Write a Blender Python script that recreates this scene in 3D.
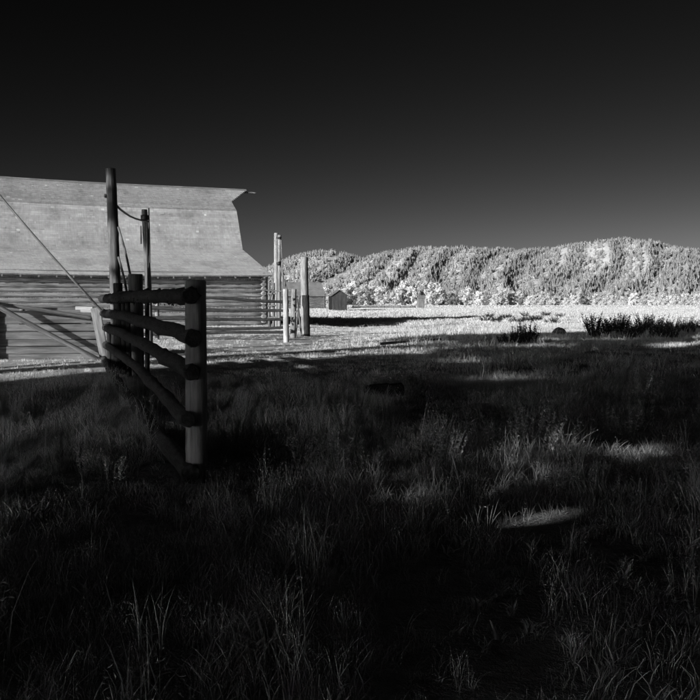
import bpy, math, random
import numpy as np
from mathutils import Vector, Matrix, noise

for o in list(bpy.data.objects):
    bpy.data.objects.remove(o)
S = bpy.context.scene
COL = S.collection
R = math.radians

# ------------------------------------------------------------------ camera
F, HZ, EYE = 870.0, 300.0, 1.5          # focal length and horizon in 700 px units, eye height
PITCH = math.atan((350 - HZ) / F)
cd = bpy.data.cameras.new('camera')
cam = bpy.data.objects.new('camera', cd)
COL.objects.link(cam)
cam.location = (0, 0, EYE)
cam.rotation_euler = (math.pi / 2 - PITCH, 0, 0)
cd.sensor_width = 36
cd.lens = 36 * F / 700
cd.clip_start = 0.05
cd.clip_end = 20000
S.camera = cam
S.cycles.max_bounces = 5
S.cycles.diffuse_bounces = 3
S.cycles.transmission_bounces = 3
S.render.resolution_x = S.render.resolution_y = 1024

# ------------------------------------------------------------------ light
SUN_A, SUN_E = R(47), R(16)             # light travels along (cos A, sin A), elevation E
LH = Vector((math.cos(SUN_A), math.sin(SUN_A), 0))
LDIR = Vector((LH.x * math.cos(SUN_E), LH.y * math.cos(SUN_E), -math.sin(SUN_E)))
sl = bpy.data.lights.new('sun', 'SUN')
sl.energy = 4.6
sl.angle = R(0.5)
sl.color = (1.0, 1.0, 1.0)              # monochrome infrared: no colour cast
sun = bpy.data.objects.new('sun', sl)
COL.objects.link(sun)
sun.rotation_euler = LDIR.to_track_quat('-Z', 'Y').to_euler()
sun.location = (-60, -80, 60)

W = bpy.data.worlds.new('World')
S.world = W
W.use_nodes = True
nt = W.node_tree
nt.nodes.clear()
sky = nt.nodes.new('ShaderNodeTexSky')
sky.sky_type = 'NISHITA'
sky.sun_disc = False
sky.sun_elevation = SUN_E
sky.sun_rotation = math.atan2(-LH.x, -LH.y)
sky.air_density = 1.0
sky.dust_density = 0.6
sky.ozone_density = 1.0
sep = nt.nodes.new('ShaderNodeSeparateColor')
nt.links.new(sky.outputs[0], sep.inputs[0])
pw = nt.nodes.new('ShaderNodeMath'); pw.operation = 'POWER'      # infrared film: only the long-wave end of the sky, steep response
pw.inputs[1].default_value = 2.85
nt.links.new(sep.outputs[0], pw.inputs[0])
ml = nt.nodes.new('ShaderNodeMath'); ml.operation = 'MULTIPLY'
ml.inputs[1].default_value = 0.0043
nt.links.new(pw.outputs[0], ml.inputs[0])
comb = nt.nodes.new('ShaderNodeCombineColor')
for i in range(3):
    nt.links.new(ml.outputs[0], comb.inputs[i])
bg = nt.nodes.new('ShaderNodeBackground')
bg.inputs[1].default_value = 0.1
nt.links.new(comb.outputs[0], bg.inputs[0])
wo = nt.nodes.new('ShaderNodeOutputWorld')
nt.links.new(bg.outputs[0], wo.inputs[0])

vs = S.view_settings
vs.view_transform = 'Standard'
vs.look = 'None'
vs.exposure = 0.7
vs.gamma = 1.0
vs.use_curve_mapping = False

# ------------------------------------------------------------------ helpers
rnd = random.Random(7)
nprng = np.random.default_rng(11)

def P(x, y, Y):
    """world point seen at photo pixel (x, y) at distance Y in front of the camera"""
    dx, dz = (x - 350) / F, -(y - 350) / F
    dy_w = math.cos(PITCH) + dz * math.sin(PITCH)
    dz_w = -math.sin(PITCH) + dz * math.cos(PITCH)
    t = Y / dy_w
    return Vector((dx * t, Y, EYE + dz_w * t))

def sm(a, b, x):
    t = min(1.0, max(0.0, (x - a) / (b - a)))
    return t * t * (3 - 2 * t)

def gz(x, y):
    """ground height"""
    n = noise.noise(Vector((x * .11, y * .11, 3.3))) * .10 + noise.noise(Vector((x * .4, y * .4, 9.1))) * .035
    n *= sm(0, 6, y) * .8 + .2
    d = math.hypot(x + 4, y - 52)
    n *= sm(4, 14, d) * .8 + .2
    z = n
    z -= .32 * sm(34, 57, y) * (1 - sm(58, 92, y)) * sm(-4, 1, x) * (1 - .7 * sm(14, 24, x))
    if y > 130:
        z -= 2.5 * sm(130, 620, y) * (1 - sm(700, 1100, y))
    return z

def tag(o, label=None, cat=None, group=None, kind=None):
    if label: o['label'] = label
    if cat: o['category'] = cat
    if group: o['group'] = group
    if kind: o['kind'] = kind
    return o

def mesh_obj(name, verts, faces, mat, parent=None, smooth=False, tone=None):
    me = bpy.data.meshes.new(name)
    me.from_pydata([tuple(v) for v in verts], [], faces)
    if smooth:
        me.polygons.foreach_set('use_smooth', [True] * len(me.polygons))
    if tone is not None:
        a = me.attributes.new('tone', 'FLOAT', 'POINT')
        a.data.foreach_set('value', np.asarray(tone, dtype=np.float32))
    me.materials.append(mat)
    me.update()
    o = bpy.data.objects.new(name, me)
    COL.objects.link(o)
    if parent: o.parent = parent
    return o

def empty(name, loc, rz=0):
    o = bpy.data.objects.new(name, None)
    COL.objects.link(o)
    o.location = loc
    o.rotation_euler = (0, 0, rz)
    o.empty_display_size = .2
    return o

# ------------------------------------------------------------------ materials (all neutral grey: an infrared black and white photograph)
def new_mat(name):
    m = bpy.data.materials.new(name)
    m.use_nodes = True
    b = m.node_tree.nodes['Principled BSDF']
    b.inputs['Specular IOR Level'].default_value = .25
    return m, m.node_tree, b

def grey_ramp(nt, fac, stops):
    r = nt.nodes.new('ShaderNodeValToRGB')
    els = r.color_ramp.elements
    while len(els) < len(stops): els.new(.5)
    for e, (p, v) in zip(els, stops):
        e.position = p
        e.color = (v, v, v, 1)
    nt.links.new(fac, r.inputs[0])
    return r.outputs[0]

def mixmul(nt, a, b, f=1.0):
    m = nt.nodes.new('ShaderNodeMix'); m.data_type = 'RGBA'; m.blend_type = 'MULTIPLY'
    m.inputs[0].default_value = f
    nt.links.new(a, m.inputs[6]); nt.links.new(b, m.inputs[7])
    return m.outputs[2]

def wood(name, lo, hi, scale=(18, 18, 1.6), rough=.85, bump=.6, cracks=True):
    """weathered wood, grain along local Z of the piece"""
    m, t, b = new_mat(name)
    tc = t.nodes.new('ShaderNodeTexCoord')
    oi = t.nodes.new('ShaderNodeObjectInfo')
    ad = t.nodes.new('ShaderNodeVectorMath'); ad.operation = 'ADD'
    mu = t.nodes.new('ShaderNodeVectorMath'); mu.operation = 'SCALE'; mu.inputs[3].default_value = 37.0
    cx = t.nodes.new('ShaderNodeCombineXYZ')
    for i in range(3): t.links.new(oi.outputs['Random'], cx.inputs[i])
    t.links.new(cx.outputs[0], mu.inputs[0])
    t.links.new(tc.outputs['Object'], ad.inputs[0]); t.links.new(mu.outputs[0], ad.inputs[1])
    mp = t.nodes.new('ShaderNodeMapping'); mp.inputs['Scale'].default_value = scale
    t.links.new(ad.outputs[0], mp.inputs[0])
    n1 = t.nodes.new('ShaderNodeTexNoise'); n1.inputs['Scale'].default_value = 1.0; n1.inputs['Detail'].default_value = 8; n1.inputs['Roughness'].default_value = .65
    t.links.new(mp.outputs[0], n1.inputs[0])
    n2 = t.nodes.new('ShaderNodeTexNoise'); n2.inputs['Scale'].default_value = 1.3; n2.inputs['Detail'].default_value = 4
    t.links.new(ad.outputs[0], n2.inputs[0])
    c = grey_ramp(t, n1.outputs[0], [(.28, lo * .55), (.42, lo), (.62, hi), (.8, hi * 1.1)])
    c2 = grey_ramp(t, n2.outputs[0], [(.3, .66), (.65, 1.0)])
    rr = grey_ramp(t, oi.outputs['Random'], [(0, .8), (1, 1.0)])
    out = mixmul(t, mixmul(t, c, c2), rr)
    t.links.new(out, b.inputs['Base Color'])
    b.inputs['Roughness'].default_value = rough
    bp = t.nodes.new('ShaderNodeBump'); bp.inputs['Strength'].default_value = bump; bp.inputs['Distance'].default_value = .02
    t.links.new(n1.outputs[0], bp.inputs['Height'])
    t.links.new(bp.outputs[0], b.inputs['Normal'])
    return m

M = {}
M['post'] = wood('weathered_post_wood', .16, .29)
M['aged_post'] = wood('old_gate_post_wood', .085, .19, bump=1.0)
M['grey_post'] = wood('grey_weathered_post', .2, .36, bump=.9)
M['pale_post'] = wood('bleached_post_wood', .30, .50)
M['dark_post'] = wood('dark_bark_wood', .10, .19)
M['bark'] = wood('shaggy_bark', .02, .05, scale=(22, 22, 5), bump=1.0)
M['rail'] = wood('grey_rail_wood', .10, .22)
M['board'] = wood('grey_board_wood', .17, .27, scale=(10, 10, 1.2))
M['vignette_board'] = wood('vignetted_chute_board', .10, .19, scale=(12, 12, 1.0), bump=1.0)  # lens vignette at the left put into a darker board tone
M['white_board'] = wood('whitewashed_board', .26, .38, scale=(10, 10, 1.2))
M['wall_log'] = wood('barn_log_wood', .13, .34, scale=(14, 14, .9), bump=.9)
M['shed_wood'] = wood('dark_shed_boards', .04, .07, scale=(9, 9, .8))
M['shed_side'] = wood('dark_shed_side', .008, .014, scale=(9, 9, .8))  # darkest boards, for the left side wall of the shed
M['metal'] = wood('dull_dark_iron', .02, .04, scale=(30, 30, 30), rough=.5)

def shingle_mat(name, lo, hi):
    m, t, b = new_mat(name)
    at = t.nodes.new('ShaderNodeAttribute'); at.attribute_name = 'tone'
    tc = t.nodes.new('ShaderNodeTexCoord')
    n = t.nodes.new('ShaderNodeTexNoise'); n.inputs['Scale'].default_value = .55; n.inputs['Detail'].default_value = 7; n.inputs['Roughness'].default_value = .65
    t.links.new(tc.outputs['Object'], n.inputs[0])
    mp = t.nodes.new('ShaderNodeMapping'); mp.inputs['Scale'].default_value = (14, 1.5, 1.5)
    t.links.new(tc.outputs['Object'], mp.inputs[0])
    n3 = t.nodes.new('ShaderNodeTexNoise'); n3.inputs['Scale'].default_value = 1.0; n3.inputs['Detail'].default_value = 5
    t.links.new(mp.outputs[0], n3.inputs[0])
    c = grey_ramp(t, at.outputs['Fac'], [(0, lo), (.55, (lo + hi) / 2), (.92, hi), (1, hi * 1.3)])
    c2 = grey_ramp(t, n.outputs[0], [(.3, .58), (.5, .85), (.7, 1.0)])
    c3 = grey_ramp(t, n3.outputs[0], [(.3, .84), (.62, 1.0)])
    t.links.new(mixmul(t, mixmul(t, c, c2), c3), b.inputs['Base Color'])
    b.inputs['Roughness'].default_value = .9
    return m
M['shingle'] = shingle_mat('cedar_shingle', .27, .47)
M['shingle_pale'] = shingle_mat('pale_cedar_shingle', .35, .55)  # paler shingles for the flared lower slope
M['shingle_grey'] = shingle_mat('grey_cabin_shingle', .2, .3)
M['shingle_top'] = shingle_mat('darker_top_shingle', .22, .40)  # darker shingles for the top slope
M['shingle_dark'] = shingle_mat('old_roof_shingle', .14, .2)

def foliage_mat(name, lo, hi, trans=.35):
    m, t, b = new_mat(name)
    oi = t.nodes.new('ShaderNodeObjectInfo')
    at = t.nodes.new('ShaderNodeAttribute'); at.attribute_name = 'tone'
    c = grey_ramp(t, at.outputs['Fac'], [(0, lo), (1, hi)])
    rr = grey_ramp(t, oi.outputs['Random'], [(0, .68), (1, 1.0)])
    col = mixmul(t, c, rr)
    t.links.new(col, b.inputs['Base Color'])
    b.inputs['Roughness'].default_value = .8
    tr = t.nodes.new('ShaderNodeBsdfTranslucent')
    t.links.new(col, tr.inputs[0])
    mx = t.nodes.new('ShaderNodeMixShader'); mx.inputs[0].default_value = trans
    t.links.new(b.outputs[0], mx.inputs[1]); t.links.new(tr.outputs[0], mx.inputs[2])
    t.links.new(mx.outputs[0], t.nodes['Material Output'].inputs[0])
    return m
M['grass'] = foliage_mat('shaded_infrared_grass', .30, .58, .3)  # foreground grass, part of its tree shade put into the darker tone
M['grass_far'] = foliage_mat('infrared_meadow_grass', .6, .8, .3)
M['weed'] = foliage_mat('dry_weed_stems', .3, .6, .25)
M['cotton'] = foliage_mat('infrared_cottonwood_leaves', .72, .9, .45)
M['conifer'] = foliage_mat('infrared_conifer_needles', .30, .40, .5)
M['aspen'] = foliage_mat('infrared_aspen_leaves', .48, .66, .3)
M['shade_leaf'] = foliage_mat('shade_tree_leaves', .5, .65, .25)
M['sage'] = foliage_mat('dark_sagebrush', .02, .05, .1)
M['dark_leaf'] = foliage_mat('dark_shrub_leaves', .14, .24, .15)

def ground_mat(name, lo, hi, sc):
    m, t, b = new_mat(name)
    tc = t.nodes.new('ShaderNodeTexCoord')
    n = t.nodes.new('ShaderNodeTexNoise'); n.inputs['Scale'].default_value = sc; n.inputs['Detail'].default_value = 9; n.inputs['Roughness'].default_value = .68
    t.links.new(tc.outputs['Object'], n.inputs[0])
    n2 = t.nodes.new('ShaderNodeTexNoise'); n2.inputs['Scale'].default_value = 7; n2.inputs['Detail'].default_value = 6; n2.inputs['Roughness'].default_value = .75
    t.links.new(tc.outputs['Object'], n2.inputs[0])
    c = grey_ramp(t, n.outputs[0], [(.3, lo), (.68, hi)])
    c2 = grey_ramp(t, n2.outputs[0], [(.3, .55), (.6, 1.0)])
    t.links.new(mixmul(t, c, c2), b.inputs['Base Color'])
    b.inputs['Roughness'].default_value = 1
    b.inputs['Specular IOR Level'].default_value = .05
    bp = t.nodes.new('ShaderNodeBump'); bp.inputs['Strength'].default_value = 1; bp.inputs['Distance'].default_value = .12
    t.links.new(n2.outputs[0], bp.inputs['Height']); t.links.new(bp.outputs[0], b.inputs['Normal'])
    return m
M['ground'] = ground_mat('meadow_ground', .32, .62, .35)
M['hill'] = ground_mat('hillside_ground', .52, .74, .02)
M['stone'] = ground_mat('field_stone', .1, .2, 3)

# ------------------------------------------------------------------ ground and hills
def build_ground():
    ys = [-120, -90, -60, -40, -28, -18, -10, -5]
    y = 0.0
    while y < 60: ys.append(y); y += .6 if y < 30 else 1.2
    while y < 160: ys.append(y); y += 3
    while y < 900: ys.append(y); y += 30
    while y < 9000: ys.append(y); y += 700
    xs = []
    x = 0.0
    st = .6
    while x < 4500:
        xs.append(x)
        st = .6 if x < 18 else (1.5 if x < 40 else st * 1.22)
        x += st
    xs = [-v for v in reversed(xs[1:])] + xs
    V = [(x, y, gz(x, y)) for y in ys for x in xs]
    nx = len(xs)
    Fc = [(j * nx + i, j * nx + i + 1, (j + 1) * nx + i + 1, (j + 1) * nx + i) for j in range(len(ys) - 1) for i in range(nx - 1)]
    o = mesh_obj('ground', V, Fc, M['ground'], smooth=True)
    tag(o, 'grassy meadow floor running from the shaded foreground to the hills', kind='structure')
build_ground()

CREST = [(-300, 292), (-100, 284), (60, 280), (180, 283), (240, 279), (268, 270), (285, 262), (300, 256), (320, 250.5), (335, 251), (350, 255), (365, 258), (380, 254), (400, 250), (430, 247), (460, 247.5),
         (490, 249.5), (520, 250), (545, 248.5), (570, 244), (600, 240), (625, 239), (645, 241.5), (662, 245), (700, 252), (760, 262), (860, 270), (1000, 262), (1200, 285)]
HD, HF = 2300.0, 1450.0
CX = np.array([(p - 350) / F * HD for p, _ in CREST])
CZ = np.array([(HZ - q) * HD / F + EYE for _, q in CREST])

def rib(x, y):
    """which gully rib a point of the hillside lies on, and how far across it"""
    k = .19 + (x - 200) * .0004
    w = (x - k * (y - 1600)) / 78.0 + noise.noise(Vector((x * .004, y * .0025, 1.7))) * .55
    return w, w - math.floor(w)

def hz(x, y):
    """hill height; gullies run down to the left, towards the camera"""
    c = float(np.interp(x - (y - HD) * .10, CX, CZ)) - 4
    t = (y - HF) / (HD - HF)
    if t < 0: return -6 + t * 60
    if t < 1: base = c * (t * .55 + .45 * sm(0, 1, t))
    else: base = c * max(-.2, 1 - (t - 1) ** 2 * 3)
    w, f = rib(x, y)
    prof = f / .68 if f < .68 else (1 - f) / .32         # long sunny side, short steep shady side
    amp = 17 * (.35 + .65 * sm(-120, 60, x)) * (.75 + .35 * math.sin(math.floor(w) * 2.4 + 1)) * sm(0, .2, t) * (1 - .75 * sm(.8, 1.0, t))
    fine = noise.noise(Vector((x * .011, y * .008, 4.2))) * 5 * sm(0, .2, t) * (1 - .6 * sm(.8, 1, t))
    return base + amp * (prof - .5) + fine - 3

def build_hills():
    xs = np.arange(-1900, 2050, 14.0)
    ys = np.arange(1400, 2700, 14.0)
    V = [(x, y, hz(x, y)) for y in ys for x in xs]
    nx = len(xs)
    Fc = [(j * nx + i, j * nx + i + 1, (j + 1) * nx + i + 1, (j + 1) * nx + i) for j in range(len(ys) - 1) for i in range(nx - 1)]
    o = mesh_obj('hills', V, Fc, M['hill'], smooth=True)
    tag(o, 'long forested hills with diagonal gullies across the far side of the valley', kind='structure')
build_hills()

# ------------------------------------------------------------------ scattering (geometry nodes, for uncountable stuff only)
def scatter(name, pts, scl, rz, idx, protos, label, mat):
    n = len(pts)
    me = bpy.data.meshes.new(name)
    me.vertices.add(n)
    me.vertices.foreach_set('co', np.asarray(pts, dtype=np.float32).ravel())
    a = me.attributes.new('scl', 'FLOAT_VECTOR', 'POINT'); a.data.foreach_set('vector', np.asarray(scl, dtype=np.float32).ravel())
    rot = np.zeros((n, 3), dtype=np.float32)
    rz = np.asarray(rz)
    if rz.ndim == 2: rot[:] = rz
    else: rot[:, 2] = rz
    a = me.attributes.new('rot', 'FLOAT_VECTOR', 'POINT'); a.data.foreach_set('vector', rot.ravel())
    a = me.attributes.new('idx', 'INT', 'POINT'); a.data.foreach_set('value', np.asarray(idx, dtype=np.int32))
    me.materials.append(mat)
    me.update()
    o = bpy.data.objects.new(name, me)
    COL.objects.link(o)
    pc = bpy.data.collections.new(name + '_kinds')      # not linked to the scene: only instanced
    for p in protos: pc.objects.link(p)
    g = bpy.data.node_groups.new(name + '_scatter', 'GeometryNodeTree')
    g.interface.new_socket('Geometry', in_out='INPUT', socket_type='NodeSocketGeometry')
    g.interface.new_socket('Geometry', in_out='OUTPUT', socket_type='NodeSocketGeometry')
    gi = g.nodes.new('NodeGroupInput'); go = g.nodes.new('NodeGroupOutput')
    ip = g.nodes.new('GeometryNodeInstanceOnPoints')
    ci = g.nodes.new('GeometryNodeCollectionInfo')
    ci.inputs['Collection'].default_value = pc
    ci.inputs['Separate Children'].default_value = True
    ci.inputs['Reset Children'].default_value = True
    def attr(nm, dt):
        q = g.nodes.new('GeometryNodeInputNamedAttribute'); q.data_type = dt
        q.inputs['Name'].default_value = nm
        return q.outputs['Attribute']
    ip.inputs['Pick Instance'].default_value = True
    g.links.new(gi.outputs[0], ip.inputs['Points'])
    g.links.new(ci.outputs[0], ip.inputs['Instance'])
    g.links.new(attr('idx', 'INT'), ip.inputs['Instance Index'])
    g.links.new(attr('rot', 'FLOAT_VECTOR'), ip.inputs['Rotation'])
    g.links.new(attr('scl', 'FLOAT_VECTOR'), ip.inputs['Scale'])
    g.links.new(ip.outputs[0], go.inputs[0])
    md = o.modifiers.new('scatter', 'NODES')
    md.node_group = g
    tag(o, label, kind='stuff')
    return o

def proto(name, V, Fc, mat, tone=None, smooth=False):
    o = mesh_obj(name, V, Fc, mat, tone=tone, smooth=smooth)
    COL.objects.unlink(o)
    return o

def tuft(name, n, h, spread, lean, width, mat, r, seed_heads=0.0):
    V, Fc, T = [], [], []
    for _ in range(n):
        a = r.uniform(0, 6.283); rr = spread * math.sqrt(r.random())
        bx, by = rr * math.cos(a), rr * math.sin(a)
        la = r.uniform(0, 6.283); ll = lean * r.uniform(.2, 1)
        hh = h * r.uniform(.5, 1.1); w = width * r.uniform(.7, 1.3)
        fa = r.uniform(0, 6.283); wx, wy = math.cos(fa) * w, math.sin(fa) * w
        t = r.random()
        k = len(V)
        for s, ws in ((0, 1), (.45, .8), (.8, .5)):
            ox = bx + math.cos(la) * ll * hh * s * s; oy = by + math.sin(la) * ll * hh * s * s
            z = hh * s * (1 - .25 * ll * s)
            V += [(ox - wx * ws, oy - wy * ws, z), (ox + wx * ws, oy + wy * ws, z)]; T += [t, t]
        V.append((bx + math.cos(la) * ll * hh, by + math.sin(la) * ll * hh, hh * (1 - .25 * ll))); T.append(t)
        Fc += [(k, k + 1, k + 3, k + 2), (k + 2, k + 3, k + 5, k + 4), (k + 4, k + 5, k + 6)]
        if r.random() < seed_heads:
            tip = Vector(V[-1])
            for q in range(9):
                c = tip - Vector((0, 0, q * .018)) + Vector((r.gauss(0, .012), r.gauss(0, .012), 0))
                k = len(V); e = r.uniform(.008, .018)
                d1 = Vector((r.gauss(0, 1), r.gauss(0, 1), r.gauss(0, 1))).normalized() * e
                d2 = Vector((r.gauss(0, 1), r.gauss(0, 1), r.gauss(0, 1))).normalized() * e
                V += [tuple(c - d1), tuple(c + d2), tuple(c + d1 + d2)]; T += [1, 1, 1]
                Fc.append((k, k + 1, k + 2))
    return proto(name, V, Fc, mat, T)

def wedge_points(y0, y1, n, margin=1.15, extra=1.0):
    u = nprng.random(n)
    Y = np.sqrt(y0 * y0 + u * (y1 * y1 - y0 * y0))
    X = (nprng.random(n) * 2 - 1) * (Y * .403 * margin + extra)
    return X, Y

BARN_ROOT = Vector((-4.55, 51.0, 0)); BARN_RZ = R(26)
def in_barn(x, y):
    dx, dy = x - BARN_ROOT.x, y - BARN_ROOT.y
    c, s = math.cos(BARN_RZ), math.sin(BARN_RZ)
    u, p = dx * c + dy * s, -dx * s + dy * c
    return -19.3 < u < .2 and .5 < p < 18

def build_grass():
    r = random.Random(3)
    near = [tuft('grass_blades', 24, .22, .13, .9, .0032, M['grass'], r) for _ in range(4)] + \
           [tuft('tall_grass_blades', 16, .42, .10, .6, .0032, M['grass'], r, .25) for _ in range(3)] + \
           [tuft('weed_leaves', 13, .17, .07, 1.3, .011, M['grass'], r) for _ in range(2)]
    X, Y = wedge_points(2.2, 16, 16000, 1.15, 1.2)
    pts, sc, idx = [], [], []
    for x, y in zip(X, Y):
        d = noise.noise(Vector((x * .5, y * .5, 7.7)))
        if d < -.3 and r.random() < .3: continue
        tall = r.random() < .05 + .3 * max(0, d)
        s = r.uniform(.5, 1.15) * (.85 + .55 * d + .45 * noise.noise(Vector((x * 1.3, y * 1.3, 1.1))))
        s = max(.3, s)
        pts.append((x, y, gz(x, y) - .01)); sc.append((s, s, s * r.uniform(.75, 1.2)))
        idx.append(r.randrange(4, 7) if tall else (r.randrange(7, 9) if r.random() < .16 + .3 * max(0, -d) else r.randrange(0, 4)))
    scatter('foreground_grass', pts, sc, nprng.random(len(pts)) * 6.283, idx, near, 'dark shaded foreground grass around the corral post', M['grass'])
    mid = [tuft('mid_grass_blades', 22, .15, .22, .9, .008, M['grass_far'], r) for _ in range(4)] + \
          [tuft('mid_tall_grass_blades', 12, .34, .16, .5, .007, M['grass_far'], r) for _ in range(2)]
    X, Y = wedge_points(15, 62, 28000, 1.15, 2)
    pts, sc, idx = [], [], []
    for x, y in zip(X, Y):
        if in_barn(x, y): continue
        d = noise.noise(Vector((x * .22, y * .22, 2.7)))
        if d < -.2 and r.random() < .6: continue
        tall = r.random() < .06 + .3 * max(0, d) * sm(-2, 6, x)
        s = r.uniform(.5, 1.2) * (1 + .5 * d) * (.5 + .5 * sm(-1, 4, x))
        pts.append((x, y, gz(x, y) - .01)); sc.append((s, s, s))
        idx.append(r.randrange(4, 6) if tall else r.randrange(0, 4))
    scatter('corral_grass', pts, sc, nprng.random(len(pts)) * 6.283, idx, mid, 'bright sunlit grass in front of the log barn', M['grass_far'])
    far = [tuft('meadow_grass_blades', 26, .24, .5, .6, .022, M['grass_far'], r) for _ in range(4)]
    X, Y = wedge_points(60, 170, 28000, 1.15, 4)
    pts, sc, idx = [], [], []
    for x, y in zip(X, Y):
        if in_barn(x, y): continue
        s = r.uniform(.6, 1.2)
        pts.append((x, y, gz(x, y) - .02)); sc.append((s, s, s * r.uniform(.7, 1.1))); idx.append(r.randrange(4))
    X, Y = wedge_points(165, 620, 24000, 1.1, 6)
    X2, Y2 = wedge_points(620, 1460, 9000, 1.1, 6)
    for x, y in zip(list(X) + list(X2), list(Y) + list(Y2)):
        s = r.uniform(1.6, 2.8) * (1 if y < 620 else 3)
        pts.append((x, y, gz(x, y) - .05)); sc.append((s * 1.6, s * 1.6, s * .8)); idx.append(r.randrange(4))
    scatter('meadow_grass', pts, sc, nprng.random(len(pts)) * 6.283, idx, far, 'white sunlit meadow grass between the sheds and the tree line', M['grass_far'])
build_grass()

# ------------------------------------------------------------------ far forest on the hills (one mass: stuff)
def conifer_proto(name, r):
    V, Fc, T = [], [], []
    H = 1.0; tiers = 3; sides = 8
    for k in range(tiers):
        z0 = .06 + k * .25; z1 = min(1.0, z0 + .46)
        rad = .33 * (1 - k / (tiers + .3)) * r.uniform(.85, 1.15)
        b = len(V); t = r.random()
        for i in range(sides):
            a = 6.283 * (i + r.uniform(-.3, .3)) / sides
            q = rad * r.uniform(.65, 1.2)
            V.append((q * math.cos(a), q * math.sin(a), z0 + r.uniform(-.03, .03))); T.append(t * .6 + r.random() * .4)
        V.append((r.uniform(-.01, .01), r.uniform(-.01, .01), z1)); T.append(1)
        for i in range(sides): Fc.append((b + i, b + (i + 1) % sides, b + sides))
    return proto(name, V, Fc, M['conifer'], T)

# openings cut into the grove's crowns to place sun dapples: patches of ground (x, y, rx, ry) that get sun through them, and how open each is
GAPS = [(2.9, 8.3, 1.3, .9, .92), (1.3, 6.9, 1.6, 1.1, .78), (3.0, 20.6, 1.3, .7, .97), (-1.2, 19.0, 1.3, .5, .95), (1.6, 24.0, 1.8, .6, .95), (5.4, 28.0, 2.2, .7, .95), (9.0, 33.0, 2.4, .7, .9), (3.9, 14.5, .5, .5, .9)]
def leaf_cloud(blobs, n, size, r, shell=.55, gaps=None):
    """leaf-clump faces spread through ellipsoid blobs (centre, radii)"""
    V, Fc, T = [], [], []
    wts = [b[1][0] * b[1][1] * b[1][2] for b in blobs]
    for _ in range(n):
        c, rad = r.choices(blobs, wts)[0]
        d = Vector((r.gauss(0, 1), r.gauss(0, 1), r.gauss(0, 1))).normalized()
        q = shell + (1 - shell) * r.random() if r.random() < .75 else r.random() ** .5
        p = Vector(c) + Vector((d.x * rad[0], d.y * rad[1], d.z * rad[2])) * q
        if gaps:
            k = p.z / math.tan(SUN_E)
            gx, gy = gaps[0] + p.x + LH.x * k, gaps[1] + p.y + LH.y * k
            if any(((gx - a) / ra) ** 2 + ((gy - b) / rb) ** 2 < 1.3 and r.random() < pr for a, b, ra, rb, pr in GAPS): continue
        e1 = Vector((r.gauss(0, 1), r.gauss(0, 1), r.gauss(0, 1))).normalized()
        nrm = (d + Vector((r.gauss(0, .6), r.gauss(0, .6), r.gauss(0, .6)))).normalized()
        e1 = (e1 - nrm * e1.dot(nrm)).normalized(); e2 = nrm.cross(e1)
        s = size * r.uniform(.55, 1.25); t = r.random()
        k = len(V)
        V += [tuple(p - e1 * s), tuple(p + e2 * s * .55 + nrm * s * .15), tuple(p + e1 * s), tuple(p - e2 * s * .55 + nrm * s * .15)]
        T += [t] * 4
        Fc.append((k, k + 1, k + 2, k + 3))
    return V, Fc, T

def round_proto(name, mat, r):
    bl = []
    for _ in range(6):
        a = r.uniform(0, 6.283)
        bl.append(((.14 * math.cos(a), .14 * math.sin(a), r.uniform(.4, .8)), (.17, .17, .18)))
    bl.append(((0, 0, .35), (.2, .2, .22)))
    V, Fc, T = leaf_cloud(bl, 80, .1, r)
    return proto(name, V, Fc, mat, T)

def build_forest():
    r = random.Random(5)
    ps = [conifer_proto('fir', r) for _ in range(6)] + [round_proto('aspen', M['aspen'], r) for _ in range(3)]
    pts, sc, idx = [], [], []
    N = 36000
    for _ in range(N):
        y = r.uniform(1455, 2400)
        x = r.uniform(-.52, .52) * y
        t = (y - HF) / (HD - HF)
        w, f = rib(x, y)
        pn = noise.noise(Vector((x * .006, y * .003, 8.8))) + .5 * noise.noise(Vector((x * .02, y * .01, 5.5)))
        # conifers fill the shady right-hand side of each rib; aspens and clearings the left-hand side
        dens = .74 + .5 * pn + (.3 if f > .6 else -.12)
        if x < -60 + .02 * y and t < .55: dens -= .25
        if .50 < f < .66 and pn < .28 and t > .12: dens -= .62
        if r.random() > dens:
            continue
        asp = (r.random() < .16 + .55 * (1 - sm(.02, .22, t)) + (.35 if (f < .4 and pn < .1) else 0) + (.4 if x < 40 + .02 * (y - 1450) and t < .8 else 0))
        z = hz(x, y) - .5
        if asp:
            h = r.uniform(6, 11); pts.append((x, y, z)); sc.append((h, h, h)); idx.append(r.choice((0, 1, 2)))
        else:
            h = r.uniform(7.5, 15); k = h * r.uniform(.85, 1.25); pts.append((x, y, z)); sc.append((k, k, h)); idx.append(3 + r.randrange(6))
    # collection order is alphabetical: aspen*, fir*
    scatter('hillside_forest', pts, sc, nprng.random(len(pts)) * 6.283, idx, ps, 'pale infrared forest of firs and aspens covering the hills', M['conifer'])
build_forest()

# ------------------------------------------------------------------ trees (things)
def tube_mesh(path, radii, sides, r=None, wob=0.0):
    """tapered tube through points"""
    V, Fc = [], []
    n = len(path)
    for i, (p, rad) in enumerate(zip(path, radii)):
        p = Vector(p)
        d = (Vector(path[min(i + 1, n - 1)]) - Vector(path[max(i - 1, 0)])).normalized()
        a = d.orthogonal().normalized() if i == 0 else (a - d * a.dot(d)).normalized()
        b = d.cross(a)
        for k in range(sides):
            t = 6.283185 * k / sides
            q = rad * (1 + (r.uniform(-wob, wob) if r else 0))
            V.append(tuple(p + (a * math.cos(t) + b * math.sin(t)) * q))
    for i in range(n - 1):
        for k in range(sides):
            Fc.append((i * sides + k, i * sides + (k + 1) % sides, (i + 1) * sides + (k + 1) % sides, (i + 1) * sides + k))
    Fc.append(tuple(reversed(range(sides)))); Fc.append(tuple((n - 1) * sides + k for k in range(sides)))
    return V, Fc

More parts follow.
